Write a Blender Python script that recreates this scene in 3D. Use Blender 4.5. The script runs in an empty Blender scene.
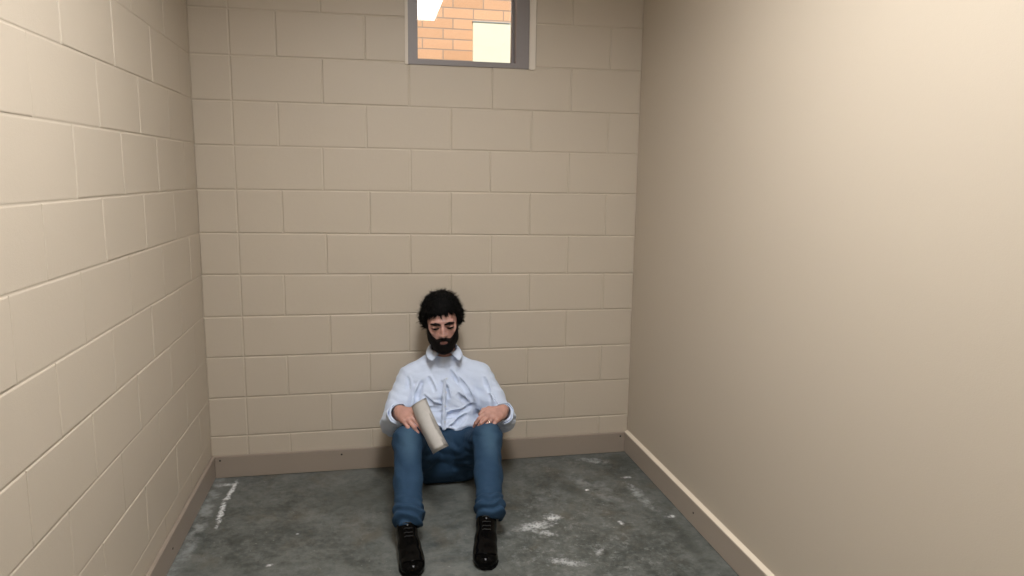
import bpy, math, random
import numpy as np
from mathutils import Vector, Matrix

random.seed(7)
rng = np.random.default_rng(7)
SC = bpy.context.scene
COL = SC.collection
W = 2.1725            # room width
CEIL = 2.845
DEPTH = 3.95          # distance from back wall to the wall behind the camera
B = 0.2032            # block course

# ------------------------------------------------------------------ basics
def link(name, me, mat=None, parent=None):
    o = bpy.data.objects.new(name, me)
    COL.objects.link(o)
    if mat is not None and me is not None and len(me.materials) == 0:
        me.materials.append(mat)
    if parent is not None:
        o.parent = parent
    return o

def tag(o, label, cat, group=None):
    o['label'] = label; o['category'] = cat
    if group: o['group'] = group
    return o

def structure(o):
    o['kind'] = 'structure'
    return o

def mesh_np(name, V, F, smooth=True):
    """V (n,3), F (m,k) constant k"""
    V = np.asarray(V, dtype=np.float32); F = np.asarray(F, dtype=np.int32)
    me = bpy.data.meshes.new(name)
    n, k = F.shape
    me.vertices.add(len(V)); me.vertices.foreach_set('co', V.ravel())
    me.loops.add(n * k); me.loops.foreach_set('vertex_index', F.ravel())
    me.polygons.add(n)
    me.polygons.foreach_set('loop_start', np.arange(0, n * k, k, dtype=np.int32))
    me.update(calc_edges=True)
    me.validate()
    if smooth:
        me.polygons.foreach_set('use_smooth', np.ones(len(me.polygons), dtype=bool))
    return me

class MB:
    def __init__(s): s.v = []; s.f = []
    def quad(s, a, b, c, d):
        n = len(s.v); s.v += [tuple(a), tuple(b), tuple(c), tuple(d)]; s.f.append((n, n+1, n+2, n+3))
    def box(s, lo, hi):
        n = len(s.v); x0, y0, z0 = lo; x1, y1, z1 = hi
        s.v += [(x0,y0,z0),(x1,y0,z0),(x1,y1,z0),(x0,y1,z0),(x0,y0,z1),(x1,y0,z1),(x1,y1,z1),(x0,y1,z1)]
        for q in ((0,3,2,1),(4,5,6,7),(0,1,5,4),(1,2,6,5),(2,3,7,6),(3,0,4,7)):
            s.f.append(tuple(n+i for i in q))
    def prism(s, poly, axis, a, b):
        """extrude a 2D polygon along axis 'x','y' or 'z' from a to b"""
        def P(u, v, t):
            return {'x': (t, u, v), 'y': (u, t, v), 'z': (u, v, t)}[axis]
        n = len(s.v); m = len(poly)
        s.v += [P(u, v, a) for u, v in poly] + [P(u, v, b) for u, v in poly]
        s.f.append(tuple(n+i for i in range(m))); s.f.append(tuple(n+m+i for i in reversed(range(m))))
        for i in range(m):
            j = (i+1) % m
            s.f.append((n+i, n+m+i, n+m+j, n+j))
    def build(s, name, mat, parent=None, bevel=0, smooth=False, recalc=True):
        me = bpy.data.meshes.new(name); me.from_pydata(s.v, [], s.f)
        if recalc or bevel:
            import bmesh
            bm = bmesh.new(); bm.from_mesh(me)
            bmesh.ops.recalc_face_normals(bm, faces=bm.faces)
            if bevel:
                bmesh.ops.bevel(bm, geom=list(bm.edges), offset=bevel, segments=2, affect='EDGES', clamp_overlap=True)
            bm.to_mesh(me); bm.free()
        if smooth:
            for p in me.polygons: p.use_smooth = True
        return link(name, me, mat, parent)

def tube(pts, radii, name, mat, parent=None, seg=10):
    pts = [Vector(p) for p in pts]
    V = []; F = []
    up = Vector((0.13, 0.2, 1)).normalized()
    for i, p in enumerate(pts):
        t = (pts[min(i+1, len(pts)-1)] - pts[max(i-1, 0)]).normalized()
        a = t.cross(up); a.normalize(); b = t.cross(a)
        r = radii[i] if hasattr(radii, '__len__') else radii
        for k in range(seg):
            th = 2*math.pi*k/seg
            V.append(p + (a*math.cos(th) + b*math.sin(th))*r)
    n = len(pts)
    for i in range(n-1):
        for k in range(seg):
            k2 = (k+1) % seg
            F.append((i*seg+k, i*seg+k2, (i+1)*seg+k2, (i+1)*seg+k))
    F.append(tuple(reversed(range(seg)))); F.append(tuple((n-1)*seg+k for k in range(seg)))
    me = bpy.data.meshes.new(name); me.from_pydata([tuple(v) for v in V], [], F)
    for p in me.polygons: p.use_smooth = True
    return link(name, me, mat, parent)

# ------------------------------------------------------------------ materials
class NT:
    def __init__(s, name):
        s.m = bpy.data.materials.new(name); s.m.use_nodes = True
        s.t = s.m.node_tree; s.b = s.t.nodes['Principled BSDF']
        s.out = s.t.nodes['Material Output']
        s._co = None
    def n(s, typ, **kw):
        nd = s.t.nodes.new(typ)
        for k, v in kw.items(): setattr(nd, k, v)
        return nd
    def l(s, a, b): s.t.links.new(a, b)
    def co(s):
        if s._co is None: s._co = s.n('ShaderNodeTexCoord').outputs['Object']
        return s._co
    def noise(s, scale, detail=4, rough=.55, vec=None, dist=0):
        nd = s.n('ShaderNodeTexNoise'); nd.inputs['Scale'].default_value = scale
        nd.inputs['Detail'].default_value = detail; nd.inputs['Roughness'].default_value = rough
        nd.inputs['Distortion'].default_value = dist
        s.l(vec if vec is not None else s.co(), nd.inputs['Vector']); return nd.outputs['Fac']
    def math(s, op, a, b=None, c=None, clamp=False):
        nd = s.n('ShaderNodeMath', operation=op); nd.use_clamp = clamp
        for i, v in enumerate((a, b, c)):
            if v is None: continue
            if isinstance(v, (int, float)): nd.inputs[i].default_value = v
            else: s.l(v, nd.inputs[i])
        return nd.outputs[0]
    def ramp(s, fac, lo, hi, a=0., b=1., smooth=True):
        nd = s.n('ShaderNodeMapRange'); nd.interpolation_type = 'SMOOTHSTEP' if smooth else 'LINEAR'
        s.l(fac, nd.inputs['Value'])
        nd.inputs['From Min'].default_value = lo; nd.inputs['From Max'].default_value = hi
        nd.inputs['To Min'].default_value = a; nd.inputs['To Max'].default_value = b
        return nd.outputs['Result']
    def mix(s, fac, a, b):
        nd = s.n('ShaderNodeMix', data_type='RGBA')
        for sock, v in ((nd.inputs[0], fac), (nd.inputs[6], a), (nd.inputs[7], b)):
            if isinstance(v, (int, float)): sock.default_value = v
            elif isinstance(v, tuple): sock.default_value = (*v, 1) if len(v) == 3 else v
            else: s.l(v, sock)
        return nd.outputs[2]
    def color(s, v):
        if isinstance(v, tuple): s.b.inputs['Base Color'].default_value = (*v, 1)
        else: s.l(v, s.b.inputs['Base Color'])
    def rough(s, v):
        if isinstance(v, (int, float)): s.b.inputs['Roughness'].default_value = v
        else: s.l(v, s.b.inputs['Roughness'])
    def bump(s, h, strength, dist):
        nd = s.n('ShaderNodeBump'); nd.inputs['Strength'].default_value = strength
        nd.inputs['Distance'].default_value = dist
        s.l(h, nd.inputs['Height']); s.l(nd.outputs[0], s.b.inputs['Normal'])
    def blob(s, cx, cy, rx, ry, ang, soft=.5, warp=None, amp=0.):
        """soft elliptical mask on the floor, edge broken up with noise"""
        mp = s.n('ShaderNodeMapping', vector_type='TEXTURE')
        mp.inputs['Location'].default_value = (cx, cy, 0)
        mp.inputs['Rotation'].default_value = (0, 0, ang)
        mp.inputs['Scale'].default_value = (rx, ry, 1)
        s.l(s.co(), mp.inputs['Vector'])
        ln = s.n('ShaderNodeVectorMath', operation='LENGTH'); s.l(mp.outputs[0], ln.inputs[0])
        d = ln.outputs['Value']
        if warp is not None:
            d = s.math('ADD', d, s.math('MULTIPLY', s.math('SUBTRACT', warp, .5), amp))
        return s.ramp(d, 1.0, 1.0-soft)

def srgb(r, g, b):
    f = lambda c: (c/255/12.92) if c/255 <= .04045 else ((c/255+.055)/1.055)**2.4
    return (f(r), f(g), f(b))

def wall_paint(name, base, var=.06, bump=.25, rough=.5):
    m = NT(name)
    big = m.noise(1.7, 3); fine = m.noise(900, 2)
    c1 = tuple(c*(1-var) for c in base); c2 = tuple(min(1, c*(1+var)) for c in base)
    m.color(m.mix(m.math('ADD', m.math('MULTIPLY', big, .7), m.math('MULTIPLY', fine, .3)), c1, c2))
    m.rough(rough)
    h = m.math('ADD', m.math('MULTIPLY', m.noise(260, 3), .6), m.math('MULTIPLY', m.noise(55, 3), .5))
    m.bump(h, bump, .002)
    return m.m

WALLC = (.50, .437, .353)
M = {}
M['block'] = wall_paint('painted_block', WALLC, .05, .35, .5)
M['plaster'] = wall_paint('painted_plaster', WALLC, .03, .25, .45)
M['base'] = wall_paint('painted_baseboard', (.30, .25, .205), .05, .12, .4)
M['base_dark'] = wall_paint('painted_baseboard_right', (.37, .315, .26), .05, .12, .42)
M['pale_strip'] = wall_paint('pale_cream', (.72, .64, .52), .04, .1, .4)
M['ceil'] = wall_paint('ceiling_paint', (.62, .60, .56), .02, .2, .8)
M['frame'] = wall_paint('steel_frame_paint', (.225, .205, .205), .03, .08, .42)
M['caulk'] = wall_paint('sealant', (.66, .60, .52), .05, .2, .5)

def simple(name, col, rough=.5, metal=0., **kw):
    m = NT(name); m.color(col); m.rough(rough); m.b.inputs['Metallic'].default_value = metal
    for k, v in kw.items(): m.b.inputs[k].default_value = v
    return m
M['hole'] = simple('screw_head', (.012, .01, .01), .5, .3).m
M['ring'] = simple('ring_metal', (.85, .8, .7), .18, 1.).m
M['button'] = simple('shirt_button', (.70, .76, .86), .5).m

def mk_floor():
    m = NT('sealed_concrete')
    n1 = m.noise(2.3, 6, .62, dist=.2); n2 = m.noise(11, 6, .68); n3 = m.noise(160, 3, .6); n4 = m.noise(36, 5, .7)
    f = m.math('ADD', m.math('ADD', m.math('MULTIPLY', n1, .40), m.math('MULTIPLY', n2, .38)), m.math('MULTIPLY', n4, .22))
    c = m.mix(m.ramp(f, .34, .66), (.030, .037, .034), (.150, .160, .149))
    # brownish mottling
    c = m.mix(m.math('MULTIPLY', m.ramp(m.noise(5.2, 5, .6, dist=.5), .52, .72), .45), c, (.105, .088, .062))
    # fine light grit
    c = m.mix(m.math('MULTIPLY', m.ramp(m.noise(420, 2), .66, .78), .35), c, (.30, .31, .29))
    c = m.mix(m.math('MULTIPLY', m.ramp(m.noise(75, 2, .5), .70, .77), .55), c, (.36, .37, .35))
    # soft grey scuffs, more of them on the right half and in front of the seated person
    sc_ = m.ramp(m.noise(17, 7, .78, dist=.2), .50, .68)
    reg = m.blob(1.55, -.95, .75, .75, 0, .9, n1, .6)
    c = m.mix(m.math('MULTIPLY', m.math('MULTIPLY', sc_, reg), .55), c, (.30, .32, .31))
    sw = m.ramp(m.noise(7.5, 9, .78, dist=.25), .47, .66)
    c = m.mix(m.math('MULTIPLY', sw, .42), c, (.185, .193, .182))
    # pale dust along the right and the left edge
    for (x, y, rx, ry, a, s_) in ((2.04, -.60, .04, .22, .10, .75), (1.95, -.12, .12, .045, -.45, .7), (.045, -.50, .05, .9, 0, .5),
                                 (1.85, -.45, .10, .30, .35, .3), (1.62, -.48, .16, .10, .4, .22)):
        c = m.mix(m.math('MULTIPLY', m.math('MULTIPLY', m.blob(x, y, rx, ry, a, .9, n4, 2.2), m.ramp(n2, .35, .6)), s_), c, (.40, .43, .43))
    # dark stained patches
    for (x, y, rx, ry, a, s_) in ((1.74, -.45, .13, .10, .2, .5), (2.07, -1.02, .045, .30, -.02, .6), (.75, -.35, .45, .22, .1, .45), (2.08, -.16, .09, .14, 0, .4)):
        c = m.mix(m.math('MULTIPLY', m.blob(x, y, rx, ry, a, .9, n2, 1.0), s_), c, (.036, .042, .036))
    # white paint: broken streak near the left back corner, splashes to the right
    brk = m.ramp(m.noise(70, 4, .7), .36, .50)
    white = None
    for (x, y, rx, ry, a, w_, s_) in ((.121, -.20, .011, .11, -.06, n4, 1.3), (.118, -.40, .011, .12, .06, n4, 1.2), (.095, -.105, .045, .014, .1, n4, .9),
                                  (1.475, -.765, .075, .030, .15, n4, .8), (1.565, -.705, .035, .03, .3, n4, .9), (1.50, -.83, .05, .018, -.5, n4, .55),
                                  (1.803, -.458, .008, .008, 0, n4, 1.5), (1.852, -.802, .010, .016, 0, n4, .9), (2.045, -.35, .022, .012, 0, n4, .8),
                                  (2.10, -.78, .018, .014, 0, n4, .9), (1.53, -1.07, .07, .02, -.45, n4, .6), (1.68, -1.02, .015, .03, -.6, n4, .5),
                                  (.39, -.89, .014, .009, .3, n4, .8), (.47, -.66, .006, .005, 0, n4, .5),):
        k = m.math('MULTIPLY', m.blob(x, y, rx*1.5, ry*1.5, a, 1.0, w_, 2.6), s_, clamp=True)
        white = k if white is None else m.math('MAXIMUM', white, k)
    white = m.math('MULTIPLY', white, m.ramp(brk, 0, 1, .15, .78))
    c = m.mix(white, c, (.72, .75, .76))
    m.color(c)
    m.rough(m.ramp(n2, .3, .7, .38, .60))
    m.b.inputs['Specular IOR Level'].default_value = .45
    m.bump(m.math('ADD', m.math('MULTIPLY', n3, .5), m.math('MULTIPLY', n4, .8)), .25, .003)
    return m.m
M['floor'] = mk_floor()

def mk_brick():
    m = NT('tan_brick')
    sep = m.n('ShaderNodeSeparateXYZ'); m.l(m.co(), sep.inputs[0])
    cmb = m.n('ShaderNodeCombineXYZ'); m.l(m.math('ADD', sep.outputs[0], 2.80-1.569-.189), cmb.inputs[0]); m.l(m.math('ADD', sep.outputs[2], 3.70-2.641), cmb.inputs[1])
    br = m.n('ShaderNodeTexBrick'); m.l(cmb.outputs[0], br.inputs['Vector'])
    br.inputs['Scale'].default_value = 1
    br.inputs['Brick Width'].default_value = .28; br.inputs['Row Height'].default_value = .0925; br.offset = .675
    br.inputs['Mortar Size'].default_value = .0055; br.inputs['Mortar Smooth'].default_value = .2
    br.inputs['Color1'].default_value = (.62, .34, .19, 1); br.inputs['Color2'].default_value = (.74, .42, .25, 1)
    br.inputs['Mortar'].default_value = (.36, .26, .2, 1)
    m.color(br.outputs['Color']); m.rough(.85)
    m.bump(m.math('ADD', m.math('MULTIPLY', br.outputs['Fac'], -1), m.math('MULTIPLY', m.noise(60, 3), .3)), .5, .006)
    return m.m
M['brick'] = mk_brick()
M['white'] = simple('white_painted_metal', (.80, .76, .58), .5).m
M['grey'] = simple('grey_ground_and_shadow', (.42, .41, .40), .6).m  # outside ground, and the painted shadow line above the white panel

def mk_glass():
    m = NT('window_glass'); t = m.t
    tr = m.n('ShaderNodeBsdfTransparent'); tr.inputs[0].default_value = (.93, .95, .94, 1)
    gl = m.n('ShaderNodeBsdfGlossy'); gl.inputs['Roughness'].default_value = .02
    mx = m.n('ShaderNodeMixShader'); mx.inputs[0].default_value = .08
    m.l(tr.outputs[0], mx.inputs[1]); m.l(gl.outputs[0], mx.inputs[2]); m.l(mx.outputs[0], m.out.inputs['Surface'])
    return m.m
M['glass'] = mk_glass()

def mk_skin():
    m = NT('skin')
    n1 = m.noise(22, 4); n2 = m.noise(210, 3)
    c = m.mix(m.ramp(n1, .35, .65), (.40, .215, .175), (.50, .285, .235))
    # ruddy cheeks, nose and forehead patch
    m.color(c); m.rough(m.ramp(n2, .3, .7, .42, .58))
    m.b.inputs['Subsurface Weight'].default_value = .12
    m.b.inputs['Subsurface Radius'].default_value = (.012, .004, .002)
    m.b.inputs['Subsurface Scale'].default_value = .6
    m.bump(n2, .12, .001)
    return m.m
M['skin'] = mk_skin()
M['lip'] = simple('lip_skin', (.24, .10, .09), .45).m
M['nail'] = simple('fingernail', (.62, .36, .30), .3).m
M['eye'] = simple('eye_dark', (.05, .035, .03), .2).m

def mk_hair(name, col):
    m = NT(name)
    m.color(m.mix(m.noise(300, 2), col, tuple(c*2.2 for c in col))); m.rough(.75)
    m.b.inputs['Specular IOR Level'].default_value = .12
    return m.m
M['hair'] = mk_hair('black_hair', (.0012, .0011, .0011))
M['beard'] = mk_hair('dark_beard', (.0030, .0022, .0020))

def mk_cloth(name, c1, c2, scale=900, bump=.2, rough=.85):
    m = NT(name)
    w = m.noise(scale, 2); n = m.noise(14, 4)
    c = m.mix(m.math('ADD', m.math('MULTIPLY', w, .5), m.math('MULTIPLY', n, .5)), c1, c2)
    m.color(c); m.rough(rough)
    m.b.inputs['Sheen Weight'].default_value = .15
    m.b.inputs['Specular IOR Level'].default_value = .25
    m.bump(m.math('ADD', m.math('MULTIPLY', w, .5), m.math('MULTIPLY', m.noise(45, 4), .8)), bump, .004)
    return m
M['shirt'] = mk_cloth('light_blue_cotton', (.56, .655, .83), (.64, .72, .88), 700, .25).m
M['cuff_in'] = mk_cloth('shirt_cuff_cotton', (.48, .55, .68), (.56, .62, .74), 700, .3).m

def mk_denim():
    m = mk_cloth('blue_denim', (.013, .037, .078), (.022, .058, .112), 1300, .35, .8)
    m.b.inputs['Sheen Weight'].default_value = 0
    # worn, faded knees and shin fronts
    base = m.b.inputs['Base Color'].links[0].from_socket
    n = m.noise(30, 4)
    def ell(x, y, z, rx, ry, rz):
        mp = m.n('ShaderNodeMapping', vector_type='TEXTURE'); mp.inputs['Location'].default_value = (x, y, z)
        mp.inputs['Scale'].default_value = (rx, ry, rz); m.l(m.co(), mp.inputs['Vector'])
        ln = m.n('ShaderNodeVectorMath', operation='LENGTH'); m.l(mp.outputs[0], ln.inputs[0])
        return m.ramp(m.math('ADD', ln.outputs['Value'], m.math('MULTIPLY', n, .3)), 1.15, .2)
    k = m.math('MAXIMUM', ell(.945, -.57, .36, .06, .14, .16), ell(1.30, -.58, .36, .06, .14, .16))
    m.color(m.mix(m.math('MULTIPLY', k, .5), base, (.075, .145, .215)))
    return m.m
M['denim'] = mk_denim()
M['thread'] = simple('seam_thread', (.10, .14, .20), .8).m

def mk_leather():
    m = NT('polished_black_leather')
    m.color((.002, .002, .002)); m.rough(.14)
    m.b.inputs['Specular IOR Level'].default_value = .07; m.b.inputs['Coat Weight'].default_value = 0; m.b.inputs['Coat Roughness'].default_value = .06
    m.bump(m.noise(70, 3), .05, .001)
    return m.m
M['leather'] = mk_leather()
M['sole'] = simple('black_rubber_sole', (.005, .005, .005), .4, **{'Specular IOR Level': .1}).m
M['lace'] = simple('black_lace', (.006, .006, .006), .7).m

def mk_paper():
    m = NT('paper')
    m.color(m.mix(m.noise(40, 3), (.42, .405, .385), (.52, .50, .475))); m.rough(.8)
    m.bump(m.noise(25, 3), .15, .003)
    return m.m
M['paper'] = mk_paper()

# ------------------------------------------------------------------ block walls
# mortar lines: height at the corner and slope along the wall
BL = {11:(2.2353,.0052),10:(2.0311,.0035),9:(1.8279,-.0017),8:(1.6249,-.0016),7:(1.4207,-.0032),6:(1.2169,-.0109),5:(1.0169,-.0110),4:(.8108,-.0048),3:(.6095,-.0028),2:(.4037,.0015),1:(.2069,-.0001),0:(0,0),12:(12*B,0),13:(13*B,0),14:(CEIL,0)}
LL = {10:(2.0275,-.0134),9:(1.8310,.0027),8:(1.6330,.0058),7:(1.4215,.0004),6:(1.2180,-.0033),5:(1.0149,-.0005),4:(.8142,.0012),3:(.6039,-.0060),2:(.3969,-.0109),1:(.1967,.0044),0:(0,0),11:(11*B,0),12:(12*B,0),13:(13*B,0),14:(CEIL,0)}
BXO = {(7,2):-.007,(7,4):.005,(7,6):-.005,(7,8):-.003,(6,1):.003,(6,3):.007,(8,1):-.002,(4,3):.004,(3,2):.007,(3,4):-.011,(2,3):-.007}
HOLE = (.985, 1.612, 2.023, 2.45)     # window opening x0,x1,z0,z1

def block_wall(name, length, lines, x0, toworld, jo, hole=None, amp=.0045):
    mb = MB()
    V, Fq = mb.v, mb.f
    T = .006          # depth of the block faces in front of the mortar plane
    def pillow(xa, xb, za0, za1, zb0, zb1, dep, tilt):
        g = .0022; c = .0042
        # corners: (xa,za0) (xb,za1) bottom ; (xb,zb1) (xa,zb0) top
        o = [(xa+g, za0+g), (xb-g, za1+g), (xb-g, zb1-g), (xa+g, zb0-g)]
        i1 = [(xa+g+.0012, za0+g+.0012), (xb-g-.0012, za1+g+.0012), (xb-g-.0012, zb1-g-.0012), (xa+g+.0012, zb0-g-.0012)]
        i2 = [(xa+g+c, za0+g+c), (xb-g-c, za1+g+c), (xb-g-c, zb1-g-c), (xa+g+c, zb0-g-c)]
        n = len(V)
        for (u, v) in o: V.append(toworld(u, v, .0002))
        for (u, v) in i1: V.append(toworld(u, v, dep*.62))
        for k, (u, v) in enumerate(i2): V.append(toworld(u, v, dep + tilt*(k-1.5)*.4))
        for r in (0, 4):
            for k in range(4):
                k2 = (k+1) % 4
                Fq.append((n+r+k, n+r+k2, n+r+4+k2, n+r+4+k))
        Fq.append((n+8, n+9, n+10, n+11))
    for k in range(14):
        zl, zu = lines[k], lines[k+1]
        xs = [0]
        par = 0 if k % 2 else 1
        if name == 'wall_back': xs.append(x0 + jo.get((k, 0), 0))
        n = par
        while x0 + n*B < length - .01:
            if x0 + n*B > .01 and not (name == 'wall_back' and n == 0):
                xs.append(x0 + n*B + jo.get((k, n), random.uniform(-.002, .002)))
            n += 2
        xs.append(length)
        for a, b in zip(xs[:-1], xs[1:]):
            Z = lambda ln, x: ln[0] + ln[1]*x
            dep = amp + random.uniform(-.0009, .0009); tilt = random.uniform(-.0006, .0006)
            rects = [(a, b, 0)]
            if hole and not (b < hole[0] or a > hole[1]) and Z(zu, a) > hole[2]+.03 and Z(zl, a) < hole[3]-.01:
                rects = []
                if a < hole[0]-.01: rects.append((a, hole[0], 0))
                if b > hole[1]+.01: rects.append((hole[1], b, 0))
                if Z(zu, a) > hole[3]: rects.append((max(a, hole[0]), min(b, hole[1]), 1))
            for (xa, xb, up) in rects:
                lo0 = hole[3] if up else Z(zl, xa); lo1 = hole[3] if up else Z(zl, xb)
                pillow(xa, xb, lo0, lo1, Z(zu, xa), Z(zu, xb), dep, tilt)
    # solid body behind
    def slab(xa, xb, za, zb):
        n = len(V)
        for d in (0, -.19):
            for (u, v) in ((xa, za), (xb, za), (xb, zb), (xa, zb)): V.append(toworld(u, v, d))
        for q in ((0,1,2,3), (7,6,5,4), (0,4,5,1), (1,5,6,2), (2,6,7,3), (3,7,4,0)):
            Fq.append(tuple(n+i for i in q))
    if hole:
        slab(0, hole[0], 0, CEIL); slab(hole[1], length, 0, CEIL)
        slab(hole[0], hole[1], 0, hole[2]); slab(hole[0], hole[1], hole[3], CEIL)
    else:
        slab(0, length, 0, CEIL)
    o = mb.build(name, M['block'], recalc=True)
    return structure(o)

block_wall('wall_back', W, BL, .1761, lambda u, v, d: (u, -d, v), BXO, HOLE, amp=.0034)
block_wall('wall_left', DEPTH, {k: (a, -s) for k, (a, s) in LL.items()}, .195, lambda u, v, d: (d, -u, v), {(8,3):-.018,(8,5):-.032,(7,6):-.025,(7,4):-.007,(6,1):.008,(5,2):.014}, amp=.0020)
mb = MB(); mb.box((W, -DEPTH, 0), (W+.19, 0, CEIL)); structure(mb.build('wall_right', M['plaster']))
mb = MB(); mb.box((-.19, -DEPTH-.19, 0), (W+.19, -DEPTH, CEIL)); structure(mb.build('wall_front', M['plaster']))
mb = MB(); mb.box((-.19, -DEPTH-.19, -.12), (W+.19, .19, 0)); structure(mb.build('floor', M['floor']))
mb = MB(); mb.box((-.19, -DEPTH-.19, CEIL), (W+.19, .19, CEIL+.12)); structure(mb.build('ceiling', M['ceil']))

# baseboards
BH, BT = .110, .020
def holes(parent, pts, axis):
    for p in pts:
        m = MB(); r = .0045; poly = [(r*math.cos(i*math.pi/5), r*math.sin(i*math.pi/5)) for i in range(10)]
        if axis == 'y': m.prism([(p[0]+u, p[2]+v) for u, v in poly], 'y', p[1]-.0012, p[1]+.002)
        else: m.prism([(p[1]+u, p[2]+v) for u, v in poly], 'x', p[0]-.0012, p[0]+.0012)
        m.build('screw', M['hole'], parent)
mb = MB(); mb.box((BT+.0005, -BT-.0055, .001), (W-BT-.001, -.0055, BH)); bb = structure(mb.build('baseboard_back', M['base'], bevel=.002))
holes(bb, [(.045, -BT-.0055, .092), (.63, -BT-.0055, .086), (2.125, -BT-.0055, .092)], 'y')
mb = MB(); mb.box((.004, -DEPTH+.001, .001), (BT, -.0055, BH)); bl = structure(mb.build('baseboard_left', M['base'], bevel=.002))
holes(bl, [(BT, -.80, .055)], 'x')
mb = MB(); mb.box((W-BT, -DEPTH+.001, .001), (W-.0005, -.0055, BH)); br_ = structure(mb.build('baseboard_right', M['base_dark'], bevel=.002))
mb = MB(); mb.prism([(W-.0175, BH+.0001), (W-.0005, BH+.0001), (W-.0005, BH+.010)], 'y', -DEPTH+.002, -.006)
mb.build('top_strip', M['pale_strip'], br_)  # pale cream strip along the top of the right baseboard
holes(br_, [(W-BT, -.88, .060)], 'x')
# ------------------------------------------------------------------ window
fx0, fx1, fz0, fz1 = .987, 1.579, 2.0245, 2.447
mb = MB(); GY = .075
def ring_frame(mb, x0, x1, z0, z1, wl, wr, wb, wt, ya, yb):
    mb.box((x0, ya, z0), (x0+wl, yb, z1)); mb.box((x1-wr, ya, z0), (x1, yb, z1))
    mb.box((x0+wl, ya, z0), (x1-wr, yb, z0+wb)); mb.box((x0+wl, ya, z1-wt), (x1-wr, yb, z1))
ring_frame(mb, fx0, fx1, fz0, fz1, .045, .066, .026, .03, -.010, GY)
win = structure(mb.build('window_1', M['frame'], bevel=.0015))
mb = MB(); ring_frame(mb, fx0+.045, fx1-.066, fz0+.026, fz1-.03, .004, .012, .005, .008, .045, GY)
mb.build('glazing_bead', M['frame'], win, bevel=.001)
mb = MB(); mb.box((fx0+.03, GY+.001, fz0+.01), (fx1-.04, GY+.007, fz1-.01)); mb.build('window_pane', M['glass'], win)
mb = MB(); mb.box((fx1+.0005, -.016, fz0-.004), (1.612, .10, fz1)); structure(mb.build('trim_1', M['caulk'], bevel=.003))
mb = MB(); mb.box((.972, -.012, fz0-.002), (.9865, .10, fz1)); structure(mb.build('trim_2', M['caulk'], bevel=.002))

# outside: sunlit brick wall with a white panel
mb = MB(); mb.box((-3, 3.2, -1), (8, 3.5, 8)); structure(mb.build('wall_outside', M['brick']))
mb = MB(); mb.box((-3, .3, -1.2), (8, 3.2, -1)); structure(mb.build('ground_outside', M['grey']))

# ------------------------------------------------------------------ light fixture (above, out of the frame)
def emit(name, col, s):
    m = NT(name); m.b.inputs['Emission Color'].default_value = (*col, 1); m.b.inputs['Emission Strength'].default_value = s
    m.color((.8, .8, .8)); return m.m
LX, LY = 1.088, -2.13
lamp = bpy.data.objects.new('ceiling_light', None); COL.objects.link(lamp); lamp.location = (LX, LY, CEIL)
tag(lamp, 'flat rectangular ceiling light with white frame above the empty floor', 'light')
mb = MB(); a, b2 = .31, .61
for (x0_, x1_, y0_, y1_) in ((-a, a, -b2, -b2+.03), (-a, a, b2-.03, b2), (-a, -a+.03, -b2+.03, b2-.03), (a-.03, a, -b2+.03, b2-.03)):
    mb.box((x0_, y0_, -.03), (x1_, y1_, -.001))
mb.build('lamp_frame', M['ceil'], lamp)
mb = MB(); mb.box((-a+.031, -b2+.031, -.022), (a-.031, b2-.031, -.004))
mb.build('diffuser', emit('lamp_diffuser', (1, .985, .98), 12.0), lamp)
al = bpy.data.lights.new('lamp_tubes', 'AREA'); al.shape = 'RECTANGLE'; al.size = .54; al.size_y = 1.14
al.energy = 44; al.color = (1, .985, .975); al.spread = math.radians(156)
ao = bpy.data.objects.new('lamp_tubes', al); COL.objects.link(ao); ao.parent = lamp; ao.location = (0, 0, -.025)

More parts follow.
